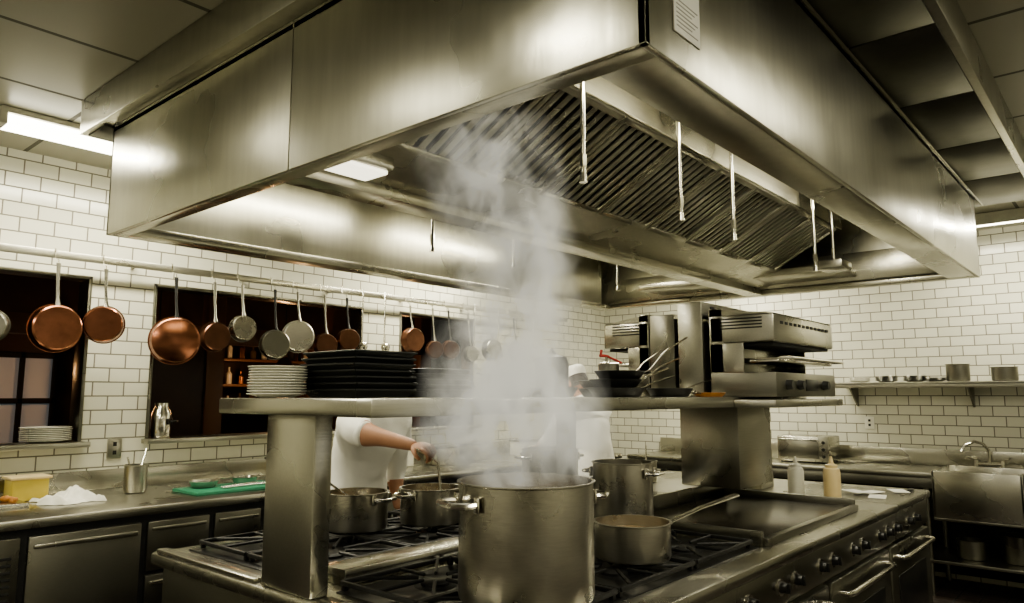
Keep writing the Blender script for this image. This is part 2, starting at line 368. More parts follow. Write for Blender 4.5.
def grate(cx,cy,w=0.225,d=0.165):
    g=B('burner_grate'); z=IZ+0.005; zt=z+0.03
    for sy in (-1,1): g.box(cx-w,cx+w,cy+sy*d-0.007,cy+sy*d+0.007,zt-0.014,zt,'iron',0.003)
    for sx in (-1,1): g.box(cx+sx*w-0.007,cx+sx*w+0.007,cy-d,cy+d,zt-0.014,zt,'iron',0.003)
    for sx in (-1,1):
        for sy in (-1,1): g.box(cx+sx*(w-0.008)-0.008,cx+sx*(w-0.008)+0.008,cy+sy*(d-0.008)-0.008,cy+sy*(d-0.008)+0.008,z,zt-0.005,'iron',0.002)
    for i in range(8):
        a=i*math.pi/4; ca,sa=math.cos(a),math.sin(a); 
        ro=min(w/abs(ca) if abs(ca)>1e-3 else 9, d/abs(sa) if abs(sa)>1e-3 else 9)
        g.tube([(cx+ca*0.05,cy+sa*0.05,zt-0.006),(cx+ca*ro,cy+sa*ro,zt-0.006)],0.006,'iron',6)
    g.lathe([(0.0,0.018),(0.035,0.018),(0.045,0.012),(0.045,0.004),(0.065,0.0)],'iron',T(cx,cy,z),20)
    g.done()
for x in (1.60,2.07,2.54):
    grate(x,1.35); grate(x,1.69)
for x in (1.62,2.09,2.56,3.03):
    grate(x,2.25); grate(x,2.60)

# ------------------------------------------------------------ overshelf
SZT=1.49
s=B('overshelf')
s.box(1.22,4.46,1.54,2.345,SZT-0.05,SZT,'steel',0.006)
s.box(3.45,4.46,1.33,1.54,SZT-0.05,SZT-0.012,'steel',0.006)
s.box(1.262,1.325,1.85,2.11,IZ+0.001,SZT-0.05,'steel',0.005)
s.box(1.325,1.335,1.87,2.09,IZ+0.001,SZT-0.05,'steel_dk',0.003)
s.box(2.60,2.66,1.92,1.99,IZ+0.051,SZT-0.05,'steel_dk',0.006)
s.box(3.72,4.16,1.64,1.98,IZ+0.092,SZT-0.05,'steel',0.008)
s.done()

def salamander(y0,y1,front):
    o=B('salamander_broiler'); x0,x1=3.52,4.40; z=SZT+0.001
    fy=y0 if front<0 else y1; by=y1 if front<0 else y0; sg=front
    def bx(xa,xb,ya,yb,za,zb,k,bev=0.004): o.box(xa,xb,min(ya,yb),max(ya,yb),za,zb,k,bev)
    bx(x0,x1,y0,y1,z,z+0.12,'steel_dk'); 
    bx(x0,x1,by,by-(by-fy)*0.22,z+0.12,z+0.45,'steel')
    bx(x0,x1,y0,y1,z+0.27,z+0.41,'steel',0.01)
    bx(x0+0.03,x1-0.03,fy-sg*0.02,by,z+0.255,z+0.27,'dark')
    o.poly([(x0,fy,z+0.41),(x0,by,z+0.41),(x0,by,z+0.45)],(x1-x0,0,0),'steel')
    bx(x0+0.04,x1-0.04,fy,by-(by-fy)*0.25,z+0.17,z+0.185,'chrome')
    for i in range(14):
        x=x0+0.06+(x1-x0-0.12)*i/13; o.cyl((x,fy+sg*0.03,z+0.19),(x,by-(by-fy)*0.25,z+0.19),0.004,0.004,'chrome',6)
    o.tube([(x0+0.05,fy,z+0.19),(x0+0.05,fy+sg*0.06,z+0.19),(x1-0.05,fy+sg*0.06,z+0.19),(x1-0.05,fy,z+0.19)],0.008,'chrome',8)
    for xx in (x0,x1-0.012): bx(xx,xx+0.012,fy-sg*0.16,by,z+0.12,z+0.27,'steel')
    for i in range(12):
        x=x0+0.08+i*0.062; bx(x,x+0.035,fy+sg*0.003,fy-sg*0.003,z+0.36,z+0.375,'dark',0.001)
    for i in range(4):
        bx(x0-0.002,x0+0.002,y0+0.06,y1-0.06,z+0.34+i*0.016,z+0.347+i*0.016,'dark',0.0005)
    for x in (x0+0.14,x0+0.30,x1-0.2):
        o.cyl((x,fy,z+0.06),(x,fy+sg*0.03,z+0.06),0.026,0.022,'black',16)
    bx(x0+0.4,x1-0.3,fy,fy+sg*0.004,z+0.03,z+0.09,'black',0.001)
    o.done()
salamander(1.35,1.69,-1)
salamander(2.045,2.34,1)
o=B('flue_column'); o.box(3.50,4.38,1.72,1.86,SZT+0.001,1.985,'steel',0.006); o.box(3.50,4.38,1.88,2.03,SZT+0.001,1.93,'steel_dk',0.006)
for i in range(8): o.box(3.6+i*0.09,3.65+i*0.09,1.717,1.722,1.94,1.965,'dark',0.001)
o.done()

# ------------------------------------------------------------ pots
def loop_handle(b,c,r,z,ang,k='chrome',w=0.05,out=0.045,rad=0.007):
    ca,sa=math.cos(ang),math.sin(ang); n=Vector((ca,sa,0)); t=Vector((-sa,ca,0)); o=Vector(c)+Vector((0,0,z))
    b.tube([o+n*r+t*w,o+n*(r+out*0.6)+t*w*0.98,o+n*(r+out)+t*w*0.7,o+n*(r+out)-t*w*0.7,o+n*(r+out*0.6)-t*w*0.98,o+n*r-t*w],rad,k,8)
    for s_ in (1,-1):
        q=o+n*(r+0.002)+t*w*s_; b.box(-0.012,0.012,-0.003,0.003,-0.02,0.02,k,0.002,Matrix.Translation(q)@Matrix.Rotation(ang+math.pi/2,4,'Z'))
def potprof(r,h,t=0.004,lip=0.006):
    return [(0,0),(r-0.012,0),(r-0.003,0.004),(r,0.014),(r,h-0.006),(r+lip,h-0.003),(r+lip,h),(r-t,h),(r-t,0.02),(r-0.02,t+0.004),(0,t+0.004)]
def pot(name,x,y,r,h,k='pot',ha=None,z=IZ+0.0365,liq=None,w=0.05,rad=0.007,out=0.045):
    b=B(name); b.lathe(potprof(r,h),k,T(x,y,z),56)
    if liq: b.lathe([(0,h*liq),(r-0.0045,h*liq)],'broth',T(x,y,z),40)
    if ha is not None:
        for a in (ha,ha+math.pi): loop_handle(b,(x,y,z),r-0.004,h*0.84,a,k='chrome',w=w,rad=rad,out=out)
    return b
b=pot('stock_pot',1.595,1.325,0.186,0.31,ha=R(160),liq=0.8,w=0.062,rad=0.009,out=0.06)
b.done()
b=pot('stew_pot',1.92,2.50,0.125,0.15,ha=R(-75),liq=0.6); b.done()
b=pot('stew_pot',2.22,2.38,0.13,0.15,ha=R(-5),liq=0.6); b.done()
b=pot('tall_stock_pot',2.69,1.705,0.125,0.265,ha=R(-80)); b.done()
b=pot('tall_stock_pot',3.15,2.45,0.15,0.26,ha=R(-20)); b.done()
b=pot('saucepan',2.20,1.36,0.128,0.12,liq=0.7)
q=Vector((2.20,1.36,IZ+0.0365)); dr=Vector((0.93,-0.36,0)).normalized()
b.tube([q+dr*0.125+Vector((0,0,0.09)),q+dr*0.17+Vector((0,0,0.105)),q+dr*0.30+Vector((0,0,0.14)),q+dr*0.48+Vector((0,0,0.175))],[0.014,0.013,0.014,0.019],'chrome',10,flat=(0,0,1)); b.done()
def ladle(name,p0,p1,bowl=0.03):
    l=B(name); p0=Vector(p0);p1=Vector(p1); l.tube([p0,(p0+p1)/2+Vector((0,0,-0.004)),p1],0.005,'chrome',8); l.sphere(p1,(bowl,bowl,bowl*0.5),'chrome',14); l.done()
ladle('serving_spoon',(1.80,2.66,1.20),(1.92,2.52,1.065))

# ------------------------------------------------------------ things on the overshelf
def plates(name,x,y,z,r,n,k='plate',dz=0.009):
    b=B(name)
    for i in range(n):
        b.lathe([(0,0.002),(r*0.6,0.0),(r*0.66,0.004),(r*0.97,0.011),(r,0.013),(r*0.99,0.015),(r*0.66,0.008),(0,0.006)],k,T(x+random.uniform(-.002,.002),y+random.uniform(-.002,.002),z+i*dz),36)
    b.done()
plates('dinner_plate_stack',1.36,2.22,SZT+0.001,0.097,11)
def traystack(name,x,y,z,lx,ly,n,dz=0.021,k='tray',rz=0.0):
    b=B(name)
    for i in range(n):
        m=T(x+random.uniform(-.006,.006),y+random.uniform(-.006,.006),z+i*dz,0,0,rz+random.uniform(-.03,.03))
        a,c,t=lx/2,ly/2,0.003
        b.box(-a+0.02,a-0.02,-c+0.02,c-0.02,0,t,k,0.001,m)
        for (p,q_) in (((-a,-c),(a,-c)),((a,-c),(a,c)),((a,c),(-a,c)),((-a,c),(-a,-c))):
            P=Vector((*p,0.026));Q=Vector((*q_,0.026)); P2=Vector((p[0]-math.copysign(0.022,p[0]),p[1]-math.copysign(0.022,p[1]),0)); Q2=Vector((q_[0]-math.copysign(0.022,q_[0]),q_[1]-math.copysign(0.022,q_[1]),0))
            b.raw([m@P2,m@Q2,m@Q,m@P],[(0,1,2,3)],k)
            b.tube([m@P,m@Q],0.004,k,6)
    b.done(recalc=False)
traystack('sheet_tray_stack',1.58,2.07,SZT+0.001,0.26,0.30,7)
traystack('roasting_tray_stack',1.91,2.08,SZT+0.001,0.22,0.24,5,0.019)
traystack('sizzle_platter_stack',2.14,2.22,SZT+0.001,0.16,0.20,3,0.018)
def frypan(name,x,y,z,r,ang,tilt=0.25,k='iron',hl=0.22,hk='chrome',h=0.04):
    b=B(name); b.lathe([(0,0),(r*0.75,0),(r*0.8,0.003),(r,h),(r-0.004,h+0.001),(r*0.78,0.007),(0,0.005)],k,T(x,y,z),36)
    d=Vector((math.cos(ang),math.sin(ang),0)); o=Vector((x,y,z+h*0.8))
    b.tube([o+d*(r-0.01),o+d*(r+0.03)+Vector((0,0,0.012)),o+d*(r+hl*0.5)+Vector((0,0,hl*tilt*0.6)),o+d*(r+hl)+Vector((0,0,hl*tilt))],[0.012,0.008,0.009,0.012],hk,8,flat=(0,0,1)); b.done()
frypan('frying_pan',2.80,1.80,SZT+0.001,0.13,R(-18),0.3)
frypan('frying_pan',3.02,2.02,SZT+0.001,0.12,R(-40),0.5)
frypan('frying_pan',2.46,1.90,SZT+0.001,0.11,R(150),0.3,hk='iron')
frypan('frying_pan',3.14,1.72,SZT+0.001,0.11,R(-10),0.25)
frypan('frying_pan',2.81,1.81,SZT+0.044,0.12,R(-28),0.5,h=0.035)
frypan('saute_pan',3.03,2.03,SZT+0.044,0.12,R(-32),0.75,k='steel_dk',h=0.035)
frypan('frying_pan',2.83,1.80,SZT+0.082,0.115,R(-36),0.75,h=0.035)
frypan('sizzle_pan',3.35,1.62,SZT+0.001,0.08,R(170),0.05,k='food',h=0.02,hl=0.05)
b=B('tall_black_pot'); b.lathe([(0,0),(0.07,0),(0.082,0.02),(0.085,0.16),(0.075,0.195),(0.03,0.21),(0,0.212)],'tray',T(2.90,2.24,SZT+0.001),30); b.tube([(2.87,2.24,SZT+0.21),(2.90,2.24,SZT+0.235),(2.93,2.24,SZT+0.21)],0.008,'tray'); b.done()
b=B('red_handled_tongs'); X,Y_=3.26,2.14
b.lathe([(0,0),(0.055,0),(0.055,0.17),(0.05,0.17),(0.05,0.01),(0,0.01)],'steel_dk',T(X,Y_,SZT+0.001))
b.tube([(X-0.05,Y_+0.02,SZT+0.215),(X-0.02,Y_+0.01,SZT+0.215),(X,Y_,SZT+0.21)],0.008,'red'); b.tube([(X-0.045,Y_+0.02,SZT+0.21),(X-0.035,Y_+0.02,SZT+0.245)],0.007,'red'); b.tube([(X,Y_,SZT+0.21),(X+0.07,Y_-0.035,SZT+0.18)],0.006,'red'); b.tube([(X-0.02,Y_,SZT+0.21),(X,Y_,SZT+0.02)],0.006,'chrome'); b.done()
for (x,y,r,hh) in ((2.40,2.15,0.05,0.10),(2.62,2.22,0.06,0.12)):
    b=B('steel_canister'); b.lathe(potprof(r,hh,0.003,0.005),'steel_dk',T(x,y,SZT+0.001),28); b.done()

# ------------------------------------------------------------ things on the island far end
def bottle(name,x,y,z,k,h=0.20,r=0.032):
    b=B(name); b.lathe([(0,0),(r*0.92,0),(r,0.008),(r,h*0.62),(r*0.9,h*0.7),(r*0.62,h*0.74)],k,T(x,y,z),24)
    b.lathe([(r*0.7,h*0.72),(r*0.72,h*0.79),(r*0.3,h*0.83),(r*0.12,h),(0,h)],k,T(x,y,z),24); b.done()
bottle('squeeze_bottle',4.40,1.60,IZ+0.001,'white',0.22,0.046); bottle('squeeze_bottle',4.38,1.39,IZ+0.001,'cream',0.235,0.046)
b=B('order_tickets')
for i,(x,y,a) in enumerate(((4.62,1.22,0.2),(4.78,1.30,-0.3),(4.92,1.18,0.5),(4.70,1.36,0.9))): b.box(-0.08,0.08,-0.045,0.045,0,0.003,'paper',0,T(x,y,IZ+0.001+i*0.0035,0,0,a))
b.done()
b=B('condiment_pan'); b.box(4.5,4.7,1.85,2.05,IZ+0.001,IZ+0.1,'steel'); b.box(4.52,4.68,1.87,2.03,IZ+0.098,IZ+0.104,'dark'); b.done()
b=B('knife'); b.box(4.8,4.95,1.125,1.145,IZ+0.001,IZ+0.004,'chrome',0); b.box(4.95,5.05,1.122,1.148,IZ+0.001,IZ+0.016,'black'); b.done()
for (x,y) in ((4.62,2.35),(4.85,2.1),(4.4,2.6)):
    b=B('steel_bain_marie'); b.lathe(potprof(0.07,0.14,0.003,0.006),'steel',T(x,y,IZ+0.001),28); b.tube([(x,y,IZ+0.02),(x+0.05,y+0.03,IZ+0.24)],0.005,'chrome'); b.done()

# ------------------------------------------------------------ left counter
c=B('undercounter_refrigerator_counter')
cf=3.80; cz=0.955
c.box(-1.2,6.0,cf,WY-0.002,cz-0.045,cz,'steel',0.008)
c.box(-1.2,6.0,WY-0.03,WY-0.002,cz,cz+0.11,'steel',0.004)
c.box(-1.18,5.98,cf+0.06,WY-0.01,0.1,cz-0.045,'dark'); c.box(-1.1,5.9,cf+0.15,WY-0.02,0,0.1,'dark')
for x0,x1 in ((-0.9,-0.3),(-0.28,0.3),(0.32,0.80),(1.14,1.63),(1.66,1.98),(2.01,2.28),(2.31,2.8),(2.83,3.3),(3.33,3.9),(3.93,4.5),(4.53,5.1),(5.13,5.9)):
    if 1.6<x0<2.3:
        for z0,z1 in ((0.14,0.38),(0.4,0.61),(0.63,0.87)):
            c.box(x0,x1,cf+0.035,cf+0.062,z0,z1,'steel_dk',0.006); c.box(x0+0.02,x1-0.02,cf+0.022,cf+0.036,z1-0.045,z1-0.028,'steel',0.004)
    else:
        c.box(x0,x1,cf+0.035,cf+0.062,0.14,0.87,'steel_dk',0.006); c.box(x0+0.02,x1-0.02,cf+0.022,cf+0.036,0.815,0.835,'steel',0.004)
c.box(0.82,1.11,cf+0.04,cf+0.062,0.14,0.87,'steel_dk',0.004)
for i in range(17): c.box(0.85,1.08,cf+0.036,cf+0.042,0.3+i*0.03,0.312+i*0.03,'dark',0.001)
c.done()
b=B('yellow_food_container'); b.box(1.22,1.39,4.42,4.56,cz+0.001,cz+0.12,'yellow',0.01); b.box(1.21,1.40,4.41,4.57,cz+0.11,cz+0.125,'cream',0.005); b.done()
b=B('vegetable_tray'); b.box(0.98,1.24,4.20,4.38,cz+0.001,cz+0.02,'steel'); 
for i in range(20): b.sphere((random.uniform(1.01,1.21),random.uniform(4.23,4.35),cz+0.028+random.uniform(0,0.008)),random.uniform(0.012,0.018),'food' if i%3 else 'yellow',8)
b.done()
b=B('kitchen_towel'); vs=[];fs=[];N=22
for i in range(N):
    for j in range(N):
        u=i/(N-1)-.5; v=j/(N-1)-.5; r2=max(abs(u),abs(v))*2
        z=0.065*(1-r2**2)*(0.6+0.4*math.sin(9*u+5*v))+0.014*abs(math.sin(17*u-8*v))+0.004
        vs.append((1.43+u*0.26+0.02*math.sin(8*v),4.26+v*0.24+0.02*math.sin(9*u),cz+z*(1 if r2<0.98 else 0.2)))
for i in range(N-1):
    for j in range(N-1): fs.append((i*N+j,(i+1)*N+j,(i+1)*N+j+1,i*N+j+1))
b.raw(vs,fs,'cloth'); b.done(ang=60)
b=B('utensil_canister'); X,Y_=1.80,4.36; b.lathe(potprof(0.06,0.155,0.003,0.004),'steel',T(X,Y_,cz+0.001),28)
b.tube([(X,Y_,cz+0.02),(X+0.06,Y_+0.02,cz+0.24)],0.005,'chrome'); b.tube([(X,Y_,cz+0.02),(X-0.05,Y_,cz+0.2)],0.005,'chrome'); b.done()
b=B('cutting_board'); b.box(1.95,2.50,3.93,4.23,cz+0.001,cz+0.02,'green',0.006); b.done()
frypan('skillet',2.09,4.14,cz+0.022,0.08,R(10),0.1,k='steel',h=0.035,hl=0.12)
frypan('skillet',2.33,4.12,cz+0.022,0.075,R(60),0.1,k='steel',h=0.04,hl=0.1)
b=B('tongs'); b.tube([(2.12,3.98,cz+0.028),(2.32,4.0,cz+0.028),(2.47,3.97,cz+0.03)],0.006,'chrome'); b.tube([(2.12,4.0,cz+0.028),(2.32,4.02,cz+0.034),(2.47,3.97,cz+0.03)],0.006,'chrome'); b.done()
plates('side_plate_stack',1.455,4.755,SZ+0.005,0.13,8,dz=0.01)
b=B('coffee_carafe'); X=2.09; b.lathe([(0,0),(0.055,0),(0.06,0.01),(0.058,0.15),(0.04,0.19),(0.042,0.215),(0,0.22)],'chrome',T(X,4.74,SZ+0.005),28); loop_handle(b,(X,4.74,SZ+0.005),0.055,0.10,R(-40),'black',0.03,0.04,0.006); b.done()
plates('bowl_stack',3.05,4.77,SZ+0.005,0.09,10)
for (x,y,k) in ((2.75,4.35,'steel'),(3.1,4.4,'yellow'),(3.4,4.3,'steel'),(3.75,4.4,'white'),(4.1,4.3,'steel'),(4.6,4.4,'steel'),(5.2,4.35,'white')):
    b=B('food_container'); b.box(x-0.1,x+0.1,y-0.08,y+0.08,cz+0.001,cz+0.13,k,0.01); b.box(x-0.108,x+0.108,y-0.088,y+0.088,cz+0.125,cz+0.14,'steel_dk',0.004); b.done()
b=B('wall_outlet'); b.box(1.765,1.845,4.688,4.6995,1.125,1.245,'steel',0.003)
for z in (1.16,1.21): b.box(1.795,1.815,4.685,4.689,z-0.012,z+0.012,'dark',0.001)
b.done()

# ------------------------------------------------------------ pot rail + hanging pans
RZ=2.285; RY=4.58
b=B('hanging_pot_rail'); b.box(0.2,6.2,RY-0.004,RY+0.004,RZ-0.022,RZ+0.022,'steel',0.002)
x=0.4
while x<6.2: b.box(x-0.01,x+0.01,RY,WY-0.001,RZ-0.01,RZ+0.01,'steel',0.002); x+=0.72
b.done()
SC=1.046
P=[(1.035,.34,.085,'steel_dk'),(1.315,.346,.128,'copper'),(1.555,.383,.105,'copper'),(1.94,.316,.142,'copper'),(2.185,.354,.095,'copper_dk'),(2.361,.414,.085,'pot'),(2.60,.327,.10,'steel_dk'),(2.765,.389,.11,'pot'),
 (2.99,.344,.085,'copper_dk'),(3.17,.388,.085,'copper_dk'),(3.779,.423,.10,'copper_dk'),(4.009,.358,.075,'copper_dk'),(4.197,.366,.08,'copper_dk'),(4.42,.34,.07,'steel_dk'),(4.69,.389,.1,'steel_dk'),(5.008,.387,.09,'copper_dk'),(5.336,.372,.085,'pot')]
for i,(x,hh,r,k) in enumerate(P):
    x*=SC; z=1.5+hh*SC; r*=SC; y=RY-0.085-(0.012 if i%2 else 0.0)
    b=B('hanging_copper_pan' if 'copper' in k else 'hanging_steel_pan')
    dp=0.06 if r>0.1 else 0.05
    tw=random.uniform(-0.45,0.0)
    m=T(x,y,z,R(90)+random.uniform(-.05,.08),0,tw)
    b.lathe([(0,dp),(r*0.84,dp),(r*0.90,dp-0.006),(r*0.97,0.0),(r,0.0),(r,-0.003),(r*0.93,0.002),(r*0.86,dp-0.01),(0,dp-0.006)],k,m,44)
    zt=RZ-0.06
    b.tube([(x,y-0.02,z+r*0.93),(x,y-0.008,z+r+0.03),(x,y+0.01,(z+r+zt)/2),(x,y+0.02,zt)],[0.014,0.009,0.008,0.012],'iron' if i%3==0 else 'steel_dk',8,flat=(0,1,0))
    b.tube([(x,y+0.02,zt-0.01),(x,y+0.025,zt+0.02),(x,RY-0.012,RZ-0.02),(x,RY-0.012,RZ+0.03),(x,RY+0.004,RZ+0.034)],0.003,'chrome',6)
    b.done()
for x in (3.35*SC,3.56*SC,4.55*SC,4.86*SC,5.6):
    b=B('hanging_ladle'); y=RY-0.02; b.tube([(x,y,RZ+0.03),(x,y-0.005,RZ-0.05),(x,y,RZ-0.38)],0.005,'chrome',6); b.sphere((x,y-0.02,RZ-0.41),(0.04,0.03,0.04),'chrome',14); b.done()

# ------------------------------------------------------------ right wall: shelf, sink
b=B('wall_shelf'); b.box(6.80,WX-0.001,-1.2,2.10,1.585,1.61,'steel',0.004); b.box(6.80,6.81,-1.2,2.1,1.56,1.60,'steel',0.002)
for y in (-0.9,0.1,1.08,1.98):
    b.poly([(WX-0.002,y,1.585),(6.84,y,1.585),(6.84,y,1.575),(WX-0.03,y,1.40),(WX-0.002,y,1.40)],(0,0.012,0),'steel_dk')
b.done()
for (y,r,hh,k) in ((1.16,0.085,0.14,'steel_dk'),(0.84,0.09,0.11,'steel_dk'),(0.5,0.08,0.15,'steel')):
    b=B('steel_insert_pan'); b.lathe(potprof(r,hh,0.003,0.006),k,T(6.94,y,1.611),30); b.done()
for (y,n) in ((1.92,4),(1.7,5),(1.48,5),(1.33,3)): plates('steel_lid_stack',6.94,y,1.611,0.09,n,'steel_dk' if n!=4 else 'plate')
s=B('three_compartment_sink')
s.box(6.40,WX-0.002,1.30,4.0,0.87,0.91,'steel',0.006); s.box(6.42,6.44,1.30,4.0,0.79,0.87,'steel_dk')
s.box(WX-0.03,WX-0.002,-1.4,4.0,0.91,1.05,'steel',0.004)
def basin(y0,y1):
    s.box(6.40,6.44,y0,y1,0.58,0.93,'steel',0.006); s.box(6.98,7.02,y0,y1,0.58,0.93,'steel',0.006)
    s.box(6.40,7.02,y0,y0+0.02,0.58,0.93,'steel',0.004); s.box(6.40,7.02,y1-0.02,y1,0.58,0.93,'steel',0.004); s.box(6.40,7.02,y0,y1,0.56,0.58,'steel_dk',0.003)
basin(0.72,1.30); basin(0.12,0.70); basin(-0.48,0.10)
s.box(6.40,WX-0.002,-1.4,-0.48,0.87,0.91,'steel',0.006)
s.box(7.02,WX-0.002,-0.48,1.30,0.90,0.93,'steel',0.003)
for y in (-1.3,-0.2,0.71,1.35,2.6,3.9):
    for x in (6.45,7.03): s.cyl((x,y,0),(x,y,0.88),0.02,0.02,'steel_dk',14)
s.box(6.42,7.05,-1.35,3.95,0.24,0.265,'steel_dk',0.004)
s.box(7.06,7.095,-1.4,4.0,0.05,0.86,'black',0.002)
s.done()
f=B('gooseneck_faucet'); X,Y_,Z=7.03,1.0,0.931
f.cyl((X-0.02,Y_-0.1,Z+0.02),(X-0.02,Y_+0.1,Z+0.02),0.016,0.016,'chrome',14); f.cyl((X-0.02,Y_-0.09,Z),(X-0.02,Y_-0.09,Z+0.05),0.018,0.016,'chrome',14); f.cyl((X-0.02,Y_+0.09,Z),(X-0.02,Y_+0.09,Z+0.05),0.018,0.016,'chrome',14)
f.tube([(X-0.02,Y_,Z+0.02),(X-0.02,Y_,Z+0.13),(X-0.05,Y_+0.03,Z+0.18),(X-0.11,Y_+0.08,Z+0.20),(X-0.18,Y_+0.14,Z+0.17),(X-0.20,Y_+0.16,Z+0.12)],0.012,'chrome',12)
for sy in (-0.09,0.09): f.tube([(X-0.02,Y_+sy,Z+0.055),(X-0.07,Y_+sy*1.6,Z+0.075)],0.008,'chrome')
f.done()
b=B('toaster_oven'); b.box(6.62,6.95,2.12,2.56,0.92,1.14,'steel',0.01); b.box(6.612,6.622,2.2,2.54,0.95,1.10,'steel_dk',0.003); b.box(6.59,6.60,2.2,2.54,1.105,1.115,'chrome',0.002)
for z in (0.97,1.03,1.09): b.cyl((6.605,2.155,z),(6.62,2.155,z),0.014,0.014,'black',12)
for x in (6.65,6.92):
    for y in (2.15,2.53): b.cyl((x,y,0.911),(x,y,0.922),0.012,0.012,'black',10)
b.done()
for (x,y,z,r,hh) in ((6.65,1.1,0.266,0.10,0.14),(6.7,0.8,0.266,0.12,0.2),(6.65,0.45,0.266,0.11,0.12),(6.7,1.6,0.266,0.14,0.2),(6.7,2.2,0.266,0.12,0.15)):
    b=B('steel_bucket'); b.lathe(potprof(r,hh,0.003,0.006),'steel_dk',T(x,y,z),30); b.done()
b=B('wall_outlet'); b.box(WX-0.008,WX-0.0005,1.86,1.94,1.20,1.31,'white',0.002)
for z in (1.235,1.275): b.box(WX-0.011,WX-0.008,1.89,1.91,z-0.01,z+0.01,'dark',0.001)
b.done()

# ------------------------------------------------------------ people
def skin_geo(verts, edges, rad, sub=2):
    me=bpy.data.meshes.new('tmp'); me.from_pydata([tuple(v) for v in verts],edges,[]); o=bpy.data.objects.new('tmp',me); scene.collection.objects.link(o)
    sm=o.modifiers.new('s','SKIN'); 
    for i,r in enumerate(rad):
        sv=me.skin_vertices[0].data[i]; sv.radius=(r,r) if not isinstance(r,tuple) else r
    me.skin_vertices[0].data[0].use_root=True
    sm.use_smooth_shade=True
    ss=o.modifiers.new('ss','SUBSURF'); ss.levels=sub; ss.render_levels=sub
    dg=bpy.context.evaluated_depsgraph_get(); dg.update(); ev=o.evaluated_get(dg); m2=ev.to_mesh()
    vs=[v.co.copy() for v in m2.vertices]; fs=[tuple(p.vertices) for p in m2.polygons]
    ev.to_mesh_clear(); bpy.data.objects.remove(o); bpy.data.meshes.remove(me)
    return vs,fs
def hand(b,w,d,n,side,curl=0.9,k='skin'):
    d=Vector(d).normalized(); n=Vector(n); n=(n-d*n.dot(d)).normalized(); s=d.cross(n).normalized()*side
    rot=Matrix((s,d,n)).transposed()
    b.sphere(Vector(w)+d*0.05,(0.041,0.052,0.016),k,18,rot)
    for off,ln,c in ((0.030,0.072,0.85),(0.010,0.080,1.0),(-0.010,0.075,1.05),(-0.029,0.060,1.15)):
        p=Vector(w)+d*0.075+s*off*0.9; pts=[p, Vector(w)+d*0.095+s*off]; a=0
        for fr in (0.45,0.30,0.25):
            a+=curl*c*0.75; pts.append(pts[-1]+(d*math.cos(a)+n*math.sin(a))*ln*fr)
        vs,fs=skin_geo(pts,[(i,i+1) for i in range(len(pts)-1)],[0.0095,0.0095,0.009,0.008,0.0065],1); b.raw(vs,fs,k)
    p=Vector(w)+d*0.02+s*0.02; pts=[p,p+d*0.025+s*0.025+n*0.008,p+d*0.05+s*0.035+n*0.025,p+d*0.068+s*0.028+n*0.042]
    vs,fs=skin_geo(pts,[(0,1),(1,2),(2,3)],[0.014,0.012,0.010,0.008],1); b.raw(vs,fs,k)
